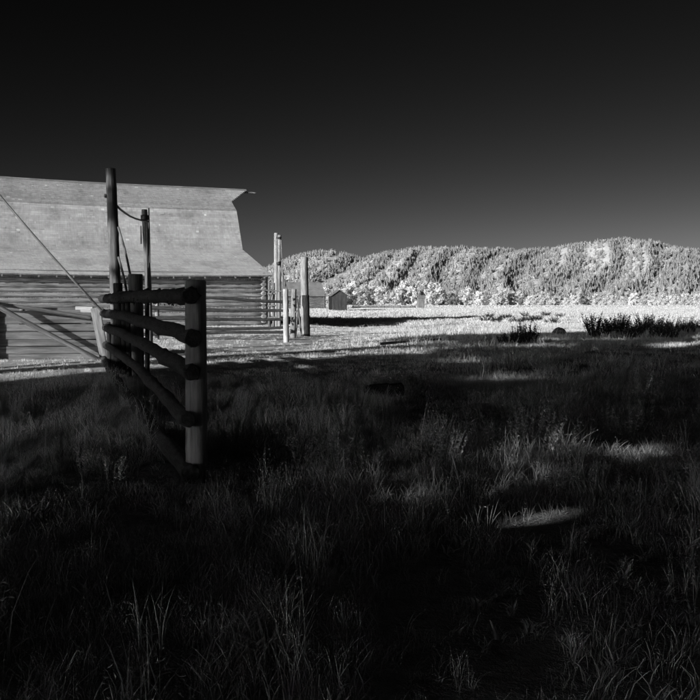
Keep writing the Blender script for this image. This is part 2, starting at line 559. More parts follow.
def merge(parts):
    V, Fc = [], []
    for v, f in parts:
        k = len(V); V += list(v); Fc += [tuple(i + k for i in q) for q in f]
    return V, Fc

def make_tree_meshes(name, H, spread, base, n, size, leafmat, r, nb=14, tall=1.0, gaps=None):
    """returns trunk mesh object and crown mesh object (unparented), origin at the base"""
    lean = Vector((r.uniform(-.06, .06) * H, r.uniform(-.06, .06) * H, 0))
    path = [Vector((0, 0, -.3)), lean * .15 + Vector((0, 0, H * .2)), lean * .5 + Vector((0, 0, H * .5)), lean + Vector((0, 0, H * .82))]
    r0 = H * .022
    tubes = [tube_mesh(path, [r0 * 1.25, r0, r0 * .65, r0 * .2], 8, r, .1)]
    blobs = []
    for k in range(nb):
        a = k * 2.4 + r.uniform(-.5, .5); f = (k + .5) / nb
        z = base + (H - base) * (f ** .9)
        prof = math.sin(math.pi * min(1, .22 + .70 * f)) ** .8
        q = spread * prof * r.uniform(.45, .75)
        c = Vector((math.cos(a) * q, math.sin(a) * q, min(z, H - spread * .22))) + lean * f
        br = spread * r.uniform(.34, .5) * (1 - .3 * f)
        blobs.append((tuple(c), (br, br, br * r.uniform(.7, 1.0) * tall)))
        s = path[1].lerp(path[3], max(0, f - .15) * .9)
        m = s.lerp(c, .5) + Vector((0, 0, -.03 * H))
        tubes.append(tube_mesh([s, m, c], [r0 * .4, r0 * .25, r0 * .08], 5, r, .1))
    tv, tf = merge(tubes)
    trunk = mesh_obj('trunk', tv, tf, M['dark_post'], smooth=True)
    V, Fc, T = leaf_cloud(blobs, n, size, r, gaps=gaps)
    crown = mesh_obj('crown', V, Fc, leafmat, tone=T)
    return trunk, crown

def place_tree(name, trunk, crown, loc, scale, rz, label, cat, group, first):
    root = empty(name, loc, rz)
    root.scale = scale
    tag(root, label, cat, group)
    for ch in (trunk, crown):
        c = ch if first else ch.copy()
        if not first: COL.objects.link(c)
        c.parent = root
    return root

def build_shade_trees():
    """the cottonwoods behind the photographer whose shade fills the foreground, plus trees added to block sky light"""
    r = random.Random(21)
    spec = [(-18.5, -9.7, 22, 5.0, 3.2, 11000), (-15.5, -2.2, 21, 5.6, 3.0, 11000), (-18.5, 5.0, 20, 5.6, 3.2, 9000), (-11.0, -13.0, 10.8, 3.7, 2.0, 6500), (-27, -6.0, 25, 6.2, 5, 9000), (-18, -18.2, 24, 4.8, 12.8, 6500), (-32, 3.0, 22, 5.6, 2.5, 6000), (-30, 12.5, 21, 5.6, 2.5, 5000), (-19, 13.5, 19, 5.4, 2.5, 5000), (-9.8, -4.0, 8.5, 3.4, .8, 3200)]  # second row, outermost and left-shoulder trees added unseen to block sky light
    lab = ['tall shade tree behind the photographer, nearest the barn side', 'broad shade tree standing directly behind the photographer', 'shade tree behind the photographer, farthest from the barn',
           'low young shade tree behind the photographer beside the corral', 'tallest shade tree at the back of the group behind the photographer', 'high-crowned shade tree at the barn end of the group behind the photographer',
           'added second row tree blocking sky glow, straight behind the broad one', 'added second row tree blocking sky glow, at the end away from the barn', 'added outermost front row tree blocking sky glow, away from the barn',
           'low bushy tree added to block sky light, just behind the left shoulder of the photographer']
    for k, (s, q, H, sp, base, n) in enumerate(spec):
        x = s * math.cos(SUN_A) + q * math.sin(SUN_A); y = s * math.sin(SUN_A) - q * math.cos(SUN_A)
        t, c = make_tree_meshes('shade_tree', H, sp, base, n, .42, M['shade_leaf'], r, 18, gaps=(x, y))
        place_tree('shade_tree', t, c, (x, y, gz(x, y)), (1, 1, 1), 0, lab[k], 'tree', 'shade trees behind the photographer', True)
build_shade_trees()

def build_treeline():
    r = random.Random(33)
    kinds = []
    for k in range(6):
        kinds.append(make_tree_meshes('cottonwood', 10, r.uniform(3.8, 5.0), r.uniform(.2, .9), 1000, .6, M['cotton'], r, 12))
    used = [False] * 6
    spots = []
    x = -40
    while x < 770:
        if 235 < x or x < 20:
            spots.append((x, r.uniform(470, 600)))
        x += r.uniform(5.5, 11.5)
    for i, (px, Y) in enumerate(spots):
        big = 1.0
        if 336 < px < 440: big = 1.35
        elif 440 <= px < 470: big = 1.0
        if 470 <= px < 530: big = .85
        if px >= 530: big = .72
        if i % 5 == 0: big *= .75
        X = (px - 350) / F * Y
        k = r.randrange(6)
        s = big * r.uniform(.8, 1.18)
        lab, grp = 'pale rounded cottonwood in the tree line at the foot of the hills', 'trees at the foot of the hills'
        place_tree('cottonwood_tree', kinds[k][0], kinds[k][1], (X, Y, gz(X, Y)), (s * r.uniform(.9, 1.2), s * r.uniform(.9, 1.2), s), r.uniform(0, 6), lab, 'tree', grp, not used[k])
        used[k] = True
    for k in range(6):
        if not used[k]:
            for o in kinds[k]: bpy.data.objects.remove(o)
    # the darker trees that stand out
    dk = [make_tree_meshes('dark_tree', 9, 3.4, 1.0, 900, .5, M['dark_leaf'], r, 11) for _ in range(2)]
    spec = [(583, 455, .78, 'dark rounded tree alone in front of the pale tree line, right of centre'), (449, 470, .8, 'dark tree close to the right of the far outhouse'), (456, 462, .72, 'smaller dark tree beside the dark tree right of the far outhouse'),
            (406, 480, 1.05, 'dark tree rising just behind the far outhouse'), (486, 468, .65, 'small dark tree at the middle of the pale tree line'), (521, 470, .55, 'lowest dark tree in the pale tree line')]
    us = [False, False]
    for i, (px, Y, s, lab) in enumerate(spec):
        X = (px - 350) / F * Y; k = i % 2
        place_tree('dark_tree', dk[k][0], dk[k][1], (X, Y, gz(X, Y)), (s * 1.15, s, s), r.uniform(0, 6), lab, 'tree', 'dark trees of the tree line', not us[k])
        us[k] = True
build_treeline()

# ------------------------------------------------------------------ timber pieces
_seed = [100]
def log(name, p0, p1, r0, r1, mat, parent=None, sides=12, rings=9, rough=.05, bend=.0, shag=0.0, off=None, square=False, cracks=0, lumpy=0.0):
    """round log from p0 to p1, grain along its own Z; ends slightly bevelled"""
    _seed[0] += 1
    r = random.Random(_seed[0])
    p0, p1 = Vector(p0), Vector(p1)
    L = (p1 - p0).length
    V, Fc = [], []
    ba = r.uniform(0, 6.283)
    zs = [0, min(.012, L * .02)] + [L * (k + .5) / rings for k in range(rings)] + [L - min(.012, L * .02), L]
    n = len(zs)
    lump = [1 + r.uniform(-rough, rough) for _ in range(sides)]
    for _ in range(cracks): lump[r.randrange(sides)] *= .86
    lseed = r.uniform(0, 99)
    for i, z in enumerate(zs):
        f = z / L
        rad = r0 + (r1 - r0) * f
        if i in (0, n - 1): rad *= .88
        bx = math.cos(ba) * bend * math.sin(math.pi * f); by = math.sin(ba) * bend * math.sin(math.pi * f)
        kn = 1 + r.uniform(-rough, rough) * .6 + (noise.noise(Vector((z * 1.6, lseed, .5))) * lumpy if lumpy else 0)
        bx += (noise.noise(Vector((z * .9, lseed, 5.5))) * rad * lumpy * 1.6 if lumpy else 0)
        by += (noise.noise(Vector((z * .9, lseed, 8.5))) * rad * lumpy * 1.6 if lumpy else 0)
        for k in range(sides):
            t = 6.283185 * k / sides
            q = rad * lump[k] * kn * (1 + r.uniform(-rough, rough) * .35)
            if square:
                q *= min(1.18, 1 / max(abs(math.cos(t)), abs(math.sin(t)))) * .9
            if shag: q *= 1 + abs(r.gauss(0, shag)) - shag * .4
            V.append((bx + q * math.cos(t), by + q * math.sin(t), z + (r.uniform(-.3, .3) * L / rings if shag and 1 < i < n - 2 else 0)))
    for i in range(n - 1):
        for k in range(sides):
            Fc.append((i * sides + k, i * sides + (k + 1) % sides, (i + 1) * sides + (k + 1) % sides, (i + 1) * sides + k))
    Fc.append(tuple(reversed(range(sides)))); Fc.append(tuple((n - 1) * sides + k for k in range(sides)))
    o = mesh_obj(name, V, Fc, mat, smooth=True)
    me = o.data
    me.polygons.foreach_set('use_smooth', [len(p.vertices) == 4 for p in me.polygons])
    q = (p1 - p0).to_track_quat('Z', 'Y')
    o.rotation_mode = 'QUATERNION'
    o.rotation_quaternion = q
    base = Vector(off) if off is not None else (parent.location if parent else Vector((0, 0, 0)))
    o.location = p0 - base
    if parent: o.parent = parent
    return o

def plank(name, p0, p1, up, w, th, mat, parent=None, base=None, jit=.0):
    """board from p0 to p1, width w along up, thickness th; grain along local Z"""
    _seed[0] += 1
    r = random.Random(_seed[0])
    p0, p1 = Vector(p0), Vector(p1)
    z = (p1 - p0); L = z.length; z.normalize()
    u = Vector(up); u = (u - z * u.dot(z)).normalized()
    n = z.cross(u)
    b = .006
    V, Fc = [], []
    zs = [0, L * .25, L * .5, L * .75, L]
    for zz in zs:
        j0, j1 = r.uniform(-jit, jit), r.uniform(-jit, jit); jn = r.uniform(-jit, jit) * .5
        e = 0
        for (a, c) in ((-w / 2 + b, -th / 2), (w / 2 - b, -th / 2), (w / 2, -th / 2 + b), (w / 2, th / 2 - b), (w / 2 - b, th / 2), (-w / 2 + b, th / 2), (-w / 2, th / 2 - b), (-w / 2, -th / 2 + b)):
            V.append((a + (j1 if a > 0 else j0), c + jn, zz))
    for i in range(4):
        for k in range(8):
            Fc.append((i * 8 + k, i * 8 + (k + 1) % 8, i * 8 + 8 + (k + 1) % 8, i * 8 + 8 + k))
    Fc.append(tuple(reversed(range(8)))); Fc.append(tuple(32 + k for k in range(8)))
    o = mesh_obj(name, V, Fc, mat)
    m = Matrix((u, n, z)).transposed()
    o.rotation_mode = 'QUATERNION'
    o.rotation_quaternion = m.to_quaternion()
    bs = Vector(base) if base is not None else (parent.location if parent else Vector((0, 0, 0)))
    o.location = p0 - bs
    if parent: o.parent = parent
    return o

def onground(px, Y, dz=0.0):
    x = (px - 350) / F * Y
    return Vector((x, Y, gz(x, Y) + dz))

# ------------------------------------------------------------------ barn
def shingle_field(name, parent, mat, u0, u1, prof, expo, r, sag=lambda u: 0.0, wid=(.12, .34), edge=None):
    """courses of separate shingles from the low edge (prof[0]) to the high edge (prof[1]); prof points are (p, z)"""
    (pa, za), (pb, zb) = prof
    L = math.hypot(pb - pa, zb - za)
    dp, dz = (pb - pa) / L, (zb - za) / L
    sgn = 1 if pb > pa else -1
    np_, nz_ = -dz * sgn, abs(dp)                      # outward normal in (p, z)
    V, Fc, T = [], [], []
    nC = int(round(L / expo)); e = L / nC
    for c in range(nC):
        s0 = c * e
        u = u0 + r.uniform(-.1, 0)
        drift = r.random() * .25
        while u < u1:
            w = r.uniform(*wid)
            a0, a1 = max(u, u0), min(u + w - .002, u1)
            if edge is not None: a1 = min(a1, edge((s0 + e * .5) / L))
            u += w
            if a1 - a0 < .02: continue
            lo = s0 - .012 - r.uniform(0, .022); hi = min(s0 + e * 1.25, L)
            lift = .014 + r.uniform(0, .006) + (r.uniform(.006, .02) if r.random() < .04 else 0); k = len(V)
            t = min(1, max(0, .2 + drift * 1.3 + r.gauss(.16, .11)))
            if r.random() < .004: t = 1
            for (uu, ss, hh) in ((a0, lo, lift), (a1, lo, lift), (a1, hi, .006), (a0, hi, .006), (a0, lo, 0.0), (a1, lo, 0.0)):
                V.append((uu, pa + dp * ss + np_ * hh, za + dz * ss + nz_ * hh + sag(uu))); T.append(t)
            Fc += [(k, k + 1, k + 2, k + 3), (k + 4, k + 5, k + 1, k), (k + 4, k, k + 3), (k + 5, k + 2, k + 1)]
    o = mesh_obj(name, V, Fc, mat, parent, tone=T)
    tag(o, kind='stuff')
    return o

def build_barn():
    r = random.Random(77)
    root = empty('log_barn', BARN_ROOT, BARN_RZ)
    tag(root, 'large log barn with gambrel shingle roof and flared eaves, left of the corral', 'barn')
    LEN = 19.0
    def sag(u):
        f = (u + LEN) / LEN
        return -.10 * math.sin(math.pi * min(1, max(0, f)))
    pr = [(0, 2.94), (5.3, 4.70), (6.45, 7.27), (9.0, 8.98)]
    W2 = 18.0
    back = [(W2 - p, z) for p, z in pr]
    # roof decks: closed slabs under the shingles, one per slope
    def deck(a, b, uu1=0.0, th=.07):
        (pa, za), (pb, zb) = a, b
        L = math.hypot(pb - pa, zb - za)
        sg = 1 if pb > pa else -1
        nx, nz = -(zb - za) / L * sg, abs(pb - pa) / L
        us = [-LEN + LEN * k / 10 for k in range(10)] + [uu1]
        V, Fc = [], []
        for u in us:
            for (p, z, h) in ((pa, za, 0), (pb, zb, 0), (pb, zb, -th), (pa, za, -th)):
                V.append((u, p + nx * h, z + nz * h + sag(u)))
        for i in range(len(us) - 1):
            for k in range(4):
                Fc.append((i * 4 + k, i * 4 + (k + 1) % 4, i * 4 + 4 + (k + 1) % 4, i * 4 + 4 + k))
        Fc += [(3, 2, 1, 0), tuple((len(us) - 1) * 4 + k for k in range(4))]
        return mesh_obj('roof_deck', V, Fc, M['board'], root)
    HOOD = 1.55
    for q in (pr, back):
        for i in range(3):
            d = deck(q[i], q[i + 1])
            sc = .132
            shingle_field('shingles', d, M['shingle_pale'] if i == 0 else (M['shingle_top'] if i == 2 else M['shingle']), -LEN, .03, (q[i], q[i + 1]), sc, r, sag, (.09, .24) if q is pr else (.3, .6))
    # hay hood: the two top slopes run out to a point at the ridge
    for q in (pr, back):
        (pa, za), (pb, zb) = q[2], q[3]
        t0 = .42
        A = (pa + (pb - pa) * t0, za + (zb - za) * t0)
        V = [(.0, A[0], A[1]), (0, pb, zb), (HOOD, pb, zb), (0, A[0], A[1] - .06), (0, pb, zb - .06), (HOOD, pb, zb - .06)]
        Fc = [(0, 1, 2), (5, 4, 3), (0, 2, 5, 3), (1, 4, 5, 2), (0, 3, 4, 1)]
        h = mesh_obj('hay_hood', V, Fc, M['board'], root)
        shingle_field('shingles', h, M['shingle'], .03, HOOD, (A, (pb, zb)), .165, r, lambda u: 0, (.12, .34) if q is pr else (.3, .6), edge=lambda f: .03 + f * HOOD)
    c, s = math.cos(BARN_RZ), math.sin(BARN_RZ)
    def W(u, p, z): return Vector((BARN_ROOT.x + u * c - p * s, BARN_ROOT.y + u * s + p * c, z))
    def part_log(name, a, b, r0, r1, mat, **kw):
        # pieces given in barn coordinates, parented under the rotated root
        o = log(name, a, b, r0, r1, mat, None, **kw)
        o.parent = root
        return o
    part_log('hay_beam', (-1.0, 9.0, 8.86), (HOOD + .75, 9.0, 8.80), .07, .06, M['post'], sides=8)
    part_log('hood_brace', (.05, 8.2, 8.10), (HOOD * .55, 8.95, 8.72), .035, .035, M['post'], sides=6)
    part_log('hood_brace', (.05, 9.8, 8.10), (HOOD * .55, 9.05, 8.72), .035, .035, M['post'], sides=6)
    # ridge boards and fascia
    for sd in (-1, 1):
        for k in range(10):
            ua, ub = -LEN + LEN * k / 10, -LEN + LEN * (k + 1) / 10 + (HOOD + .02 if k == 9 else -.004)
            plank('ridge_board', (ua, 9.0 + sd * .07, 8.978 + sag(ua)), (ub, 9.0 + sd * .07, 8.978 + sag(min(0, ub))), (0, 1, -.67 * sd), .15, .02, M['board'], root, base=(0, 0, 0))
    # log walls: long sides
    nlog = 11; wp = .62
    for side, p in (('front', wp), ('back', W2 - wp)):
        for k in range(nlog):
            z = .14 + k * .268
            a = -LEN + .35 + r.uniform(-.12, .05); b = -.28 + r.uniform(-.06, .12)
            part_log('log', (a, p, z + r.uniform(-.01, .01)), (b, p, z + r.uniform(-.02, .02)), .142, .128, M['wall_log'], sides=12, rings=14, rough=.045, bend=.012)
    for p in (wp - .055, W2 - wp + .055):
        V = [(x, p + dy, z) for x in (-LEN + .45, -.45) for dy in (-.012, .012) for z in (.0, 2.9)]
        ch = mesh_obj('chinking', V, [(0, 1, 3, 2), (4, 6, 7, 5), (0, 4, 5, 1), (2, 3, 7, 6), (1, 5, 7, 3), (0, 2, 6, 4)], M['wall_log'], root)
    # gable ends: lower logs, boards above
    for u in (-.38, -LEN + .38):
        for k in range(nlog):
            part_log('log', (u, .3, .275 + k * .268), (u, W2 - .3, .275 + k * .268), .135, .135, M['wall_log'], sides=10, rings=8)
        V, Fc = [], []
        p = 1.0
        allp = pr + list(reversed(back))[1:]
        P_, Z_ = [a for a, _ in allp], [b for _, b in allp]
        p = .75
        while p < W2 - .75:
            q = min(p + .24, W2 - .75)
            z0, z1, z2 = 3.02, float(np.interp(p, P_, Z_)) - .13, float(np.interp(q, P_, Z_)) - .13
            if min(z1, z2) > z0:
                k = len(V); h = .02 + r.uniform(0, .012)
                for uu in (u - h, u + h):
                    V += [(uu, p, z0), (uu, q - .01, z0), (uu, q - .01, z2), (uu, p, z1)]
                Fc += [(k, k + 1, k + 2, k + 3), (k + 7, k + 6, k + 5, k + 4), (k, k + 4, k + 5, k + 1), (k + 1, k + 5, k + 6, k + 2), (k + 2, k + 6, k + 7, k + 3), (k + 3, k + 7, k + 4, k)]
            p = q
        g = mesh_obj('gable_boards', V, Fc, M['board'], root); tag(g, kind='stuff')
    # rafter tails and eave fascia
    u = -.45
    while u > -LEN + .3:
        a = plank('rafter_tail', (u, .03, 2.815), (u, 1.3, 2.815 + 1.27 * .332), (0, -.33, 1), .10, .07, M['post'], root, base=(0, 0, 0))
        a.location.z += sag(u)
        u -= .885 + r.uniform(-.03, .03)
    # corner boards
    plank('corner_board', (-.16, wp - .06, 0), (-.16, wp - .06, 2.85), (1, 0, 0), .2, .06, M['pale_post'], root, base=(0, 0, 0))
    plank('wall_plate', (-LEN + .4, wp, 3.02), (-.35, wp, 3.02), (0, 1, 0), .2, .12, M['dark_post'], root, base=(0, 0, 0))
build_barn()

# ------------------------------------------------------------------ near corral fence
def build_near_fence():
    YN = 7.25
    a = onground(196, YN)
    root = empty('corral_fence', a)
    tag(root, 'shaded foreground corral fence of thick log rails running back from a stout post', 'fence')
    top = P(195.5, 280, YN)
    log('post', a + Vector((-.01, 0, -.4)), top, .090, .086, M['post'], root, sides=18, rings=22, rough=.035, cracks=3)
    # far end: stout post beside the tall gate post, its shade put in as dark wood
    YF = 17.4
    b = onground(136, YF)
    log('post', b + Vector((0, 0, -.3)), P(135.3, 274, YF), .150, .145, M['dark_post'], root, sides=14, rings=10, rough=.03)
    log('post', onground(118, 17.6) + Vector((0, 0, -.3)), P(117.8, 283, 17.6), .105, .09, M['bark'], root, sides=11, rings=10, rough=.06)
    for px, t, yy, rr in ((124, 291, 17.55, .07), (109.5, 322, 18.3, .05), (146.5, 303, 16.9, .045), (129, 300, 17.1, .05)):
        log('upright', onground(px, yy) + Vector((0, 0, -.2)), P(px + rnd.uniform(-1.5, 1.5), t, yy), rr, rr * .85, M['bark'], root, sides=9, rings=12, rough=.1, shag=.05)
    ends = [((103, 298.5), (190.5, 296), .085, .070, .16), ((103, 313), (193, 337.5), .075, .074, .05), ((105, 327), (192, 373), .08, .07, .05), ((106, 345), (189, 421), .07, .06, .05), ((104, 360), (190, 474), .07, .075, .05)]
    for k, (l, q, r0, r1, sh) in enumerate(ends):
        o = log('rail', P(l[0], l[1], 18.6), P(q[0], q[1], 7.08), r0, r1, M['bark'], root, sides=14, rings=64, rough=.07, bend=.06, shag=.15 if k == 0 else .10, lumpy=.17)
build_near_fence()

def strips_of_bark():
    # ragged bark hanging off the top rail: a part of the fence
    root = bpy.data.objects['corral_fence']
    r = random.Random(8)
    p0, p1 = P(101, 298.5, 18.6), P(190.5, 296, 7.08)
    V, Fc = [], []
    for _ in range(230):
        f = r.uniform(.25, .98); c = p0.lerp(p1, f)
        a = r.uniform(0, 6.283); rad = .08
        ax = (p1 - p0).normalized(); e = ax.orthogonal().normalized(); g = ax.cross(e)
        n = e * math.cos(a) + g * math.sin(a)
        q = c + n * rad * .92
        l = r.uniform(.015, .07); d = (ax * r.choice((-1, 1)) + n * r.uniform(.1, .35) + Vector((0, 0, -.3))).normalized()
        w = ax.cross(n) * r.uniform(.004, .012)
        k = len(V)
        V += [tuple(q - w - root.location), tuple(q + w - root.location), tuple(q + d * l - root.location)]
        Fc.append((k, k + 1, k + 2))
    o = mesh_obj('loose_bark', V, Fc, M['bark'], root); tag(o, kind='stuff')
strips_of_bark()

def build_gate_posts():
    Y = 18.0
    b = onground(117.2, Y)
    root = empty('tall_gate_post', b)
    tag(root, 'tallest weathered log post at left with a peg near its top', 'post')
    t = P(110.6, 168.5, Y)
    log('shaft', b + Vector((0, 0, -.4)), t, .122, .100, M['aged_post'], root, sides=16, rings=30, rough=.05, bend=.04, cracks=3)
    log('peg', P(104.6, 195.5, Y - .05), P(108.5, 196.5, Y), .042, .036, M['dark_post'], root, sides=9, rings=2)
    # thinner tall post behind with iron on its top
    Y2 = 25.0
    b2 = onground(149.5, Y2)
    r2 = empty('slender_gate_post', b2)
    tag(r2, 'slender tall pole behind the tallest post, with a dark iron strap', 'post')
    log('shaft', b2 + Vector((0, 0, -.4)), P(144.3, 209.5, Y2), .10, .088, M['aged_post'], r2, sides=14, rings=24, rough=.07, bend=.05, cracks=2)
    log('strap', P(144.6, 220, Y2 - .1), P(144.4, 215, Y2 - .1), .105, .105, M['metal'], r2, sides=10, rings=2)
    log('batten', P(150.0, 263, Y2 - .06), P(148.8, 208, Y2 - .06), .022, .02, M['dark_post'], r2, sides=7, rings=8, rough=.1)
    log('batten', P(141.2, 244, Y2 - .1), P(141.0, 226, Y2 - .1), .02, .018, M['post'], r2, sides=7, rings=5, rough=.1)
    log('batten', P(146.9, 300, Y2 - .11), P(147.2, 218, Y2 - .11), .03, .028, M['dark_post'], r2, sides=7, rings=9, rough=.15)
    # sagging cable between both
    pts = [(116.5, 205.5, 18.0), (120, 209.2, 18.9), (125, 213, 20.2), (130, 216.2, 21.6), (136, 218.8, 23), (141, 220.2, 24.1), (148, 221.6, 24.95)]
    v, f = tube_mesh([P(*q) for q in pts], [.024] * len(pts), 7)
    c = mesh_obj('sagging_cable', v, f, M['metal'], smooth=True)
    tag(c, 'thick dark cable sagging from the tallest post to the slender pole', 'cable')
    for (a, q, lab) in (((118.2, 227, 17.9), (131, 279, 17.5), 'long thin dark brace leaning from the tallest post to the squat post'), ((118.4, 257, 17.9), (127.5, 296, 17.6), 'short thin dark brace low on the right of the tallest post')):
        o = log('brace_pole', P(*q), P(*a), .026, .023, M['dark_post'], None, sides=8, rings=10, rough=.06, bend=.02)
        tag(o, lab, 'pole', 'braces at the tallest post')
build_gate_posts()

# ------------------------------------------------------------------ plank chute at the left edge
def build_chute():
    Y = 22.0
    a = onground(40, Y)
    root = empty('plank_chute', a)
    tag(root, 'low loading chute of wide grey boards at the left, in front of the barn', 'fence')
    rows = [(356, 357), (349, 350.5), (341.6, 343), (334.8, 335.5), (327, 327.5), (320.5, 319.6), (314.5, 312.8)]
    for k, (yl, yr) in enumerate(rows):
        p0, p1 = P(-60, yl + rnd.uniform(-1, 1) + 1, Y - .8), P(100 - k * .6 + rnd.uniform(-2, 1), yr, Y)
        plank('board', p0 + Vector((0, -.028 * (k % 2) - .006 * k, 0)), p1 + Vector((0, -.028 * (k % 2) - .006 * k, 0)), (0, 0, 1), .175, .035, M['vignette_board'], root, jit=.016)
        back = Vector((.15, .75, .05))
        plank('back_board', p0 + back, p1 + back - Vector((.2, 0, 0)), (0, 0, 1), .19, .035, M['vignette_board'], root, jit=.012)
    for px in (-38, 22, 88):
        g = onground(px, Y + .12 - .8 * (1 - (px + 60) / 160))
        log('post', g + Vector((0, .02, -.3)), g + Vector((0, .02, 1.32)), .075, .07, M['post'], root, sides=10)
    # whitewashed board end on top
    o = plank('short_white_board', P(75.5, 309.3, Y - .12), P(92.5, 309.8, Y - .12), (0, 0, 1), .15, .03, M['white_board'], None)
    tag(o, 'short whitewashed board end fixed on the chute near the tallest post', 'board')
    o = plank('leaning_board', P(106.5, 367, Y - .45), P(95.0, 308, Y - .22), (1, 0, 0), .235, .05, M['post'], None, jit=.008)
    tag(o, 'wide pale board leaning against the end of the plank chute', 'board')
    o = log('leaning_pole', P(105.5, 315, Y - .5), P(-14, 179, Y - .9), .030, .026, M['post'], None, sides=9, rings=16, bend=.04)
    tag(o, 'long thin pole slanting up to the left across the barn roof', 'pole', 'slanting poles at the chute')
    pst = onground(-16, Y - .8)
    o = log('tall_side_post', pst + Vector((0, 0, -.3)), P(-17, 150, Y - .8), .12, .10, M['post'], None, sides=12, rings=16)
    tag(o, 'tall log post past the left edge that carries the slanting pole', 'post')
    o = log('leaning_pole', P(107, 364, Y - .55), P(-30, 291, Y - 1.35), .060, .065, M['rail'], None, sides=10, rings=16, bend=.03)
    tag(o, 'thick grey pole slanting low across the boards of the chute', 'pole', 'slanting poles at the chute')
    o = log('leaning_pole', P(91, 318, Y - .22), P(-30, 301, Y - 1.05), .042, .05, M['dark_post'], None, sides=9, rings=14, bend=.03)
    tag(o, 'dark nearly level pole along the top of the chute boards', 'pole', 'slanting poles at the chute')
build_chute()

# ------------------------------------------------------------------ middle corral fence and its posts
def build_mid_fence():
    Y = 33.0
    a = onground(246, Y)
    root = empty('rail_fence', a)
    tag(root, 'sunlit corral fence of slim pole rails in front of the barn corner', 'fence')
    ys = [(296.5, 302.5), (307, 310.5), (317.2, 319.3), (327.2, 327.4), (334.5, 332.5)]
    for k, (l, q) in enumerate(ys):
        log('rail', P(138, l, Y - .6), P(289, q, Y - .1), .068, .056, M['bark'], root, sides=10, rings=26, rough=.07, bend=.06, lumpy=.2)
    log('rail', P(256, 289.6, 44), P(283, 291.3, 44), .035, .03, M['rail'], root, sides=8)
    for px, t, yy in ((157, 289, Y - .4), (197, 291, Y - .3)):
        g = onground(px, yy + .14)
        log('post', g + Vector((0, 0, -.3)), P(px, t, yy + .14), .085, .08, M['post'], root, sides=10)
    g = onground(268.5, Y + .1)
    # white corner post
    g = onground(286.2, 31.4)
    o = log('pale_post', g + Vector((0, 0, -.3)), P(285.5, 289, 31.4), .105, .098, M['pale_post'], None, sides=12, rings=10, rough=.03)
    tag(o, 'short bleached white post at the end of the sunlit rails', 'post')
    g = onground(293.5, 35)
    r2 = empty('knotty_post', g)
    tag(r2, 'short knotty grey post just right of the bleached white post', 'post')
    log('shaft', g + Vector((-.03, 0, -.3)), P(294, 289, 35), .125, .10, M['post'], r2, sides=11, rings=10, rough=.12)
    r = random.Random(4)
    for k in range(6):
        zf = .25 + k * .25
        c = g + Vector((r.uniform(-.08, .08), -.1, zf))
        log('branch_stub', c, c + Vector((r.uniform(-.1, .16), -.08, .1)), .035, .02, M['dark_post'], r2, sides=7, rings=2)
    for (q, t, lab) in (((295.5, 336), (299.6, 295), 'thin split rail leaning against the tall post by the rails'), ((301.2, 334), (297.3, 299), 'thin split rail crossing behind the leaning one by the tall post')):
        b = P(q[0], q[1], 36.0)
        o = log('split_rail', b, P(t[0], t[1], 35.7), .04, .035, M['rail'], None, sides=7, rings=8, rough=.12)
        tag(o, lab, 'rail', 'leaning split rails')
    # tall post, dark up to waist height
    g = onground(305.3, 36.8)
    r3 = empty('tall_pale_post', g)
    tag(r3, 'tall pale post with dark lower half, right end of the corral', 'post')
    log('shaft', g + Vector((0, 0, -.4)), P(304.2, 257, 36.8), .175, .165, M['grey_post'], r3, sides=16, rings=18, rough=.035, cracks=2)
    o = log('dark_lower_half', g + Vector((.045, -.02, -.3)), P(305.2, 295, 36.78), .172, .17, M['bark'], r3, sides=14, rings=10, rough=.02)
    tag(o, 'dark lower half of the post')
    # twin poles by the barn corner
    g = onground(276, 48.5)
    r4 = empty('twin_poles', g)
    tag(r4, 'tall pair of poles bound together at the barn corner', 'post')
    log('pole', g + Vector((0, 0, -.4)), P(276.2, 233, 48.5), .125, .115, M['grey_post'], r4, sides=11, rings=14, rough=.04)
    log('pole', onground(279.2, 48.3) + Vector((0, 0, -.3)), P(279.6, 235, 48.3), .10, .10, M['post'], r4, sides=10, rings=14, rough=.06)
    log('lashing', P(279.2, 264.5, 48.15), P(278.0, 262, 48.15), .12, .12, M['metal'], r4, sides=9, rings=2)
    log('lashing', P(278.9, 238.5, 48.2), P(278.9, 237, 48.2), .15, .15, M['metal'], r4, sides=9, rings=2)
    log('brace', P(287.5, 292, 47.0), P(279.8, 266, 48.1), .05, .04, M['rail'], r4, sides=8)
    log('brace', P(283.5, 290, 47.0), P(281.2, 240, 48.1), .03, .03, M['rail'], r4, sides=8)
    # gate: light bars between barn corner and twin poles
    g = onground(271, 46)
    r5 = empty('pole_gate', g)
    tag(r5, 'narrow gate of dark bars beside the barn corner', 'gate')
    for px in (269.2, 273.6):
        log('upright', onground(px, 46), P(px, 283, 46), .075, .07, M['dark_post'], r5, sides=8)
    for y in (318, 306, 294):
        log('bar', P(267.5, y, 45.85), P(276, y - .6, 45.85), .045, .045, M['rail'], r5, sides=8)
    log('diagonal', P(269.6, 299, 45.8), P(274, 288, 45.8), .04, .04, M['dark_post'], r5, sides=8)
build_mid_fence()

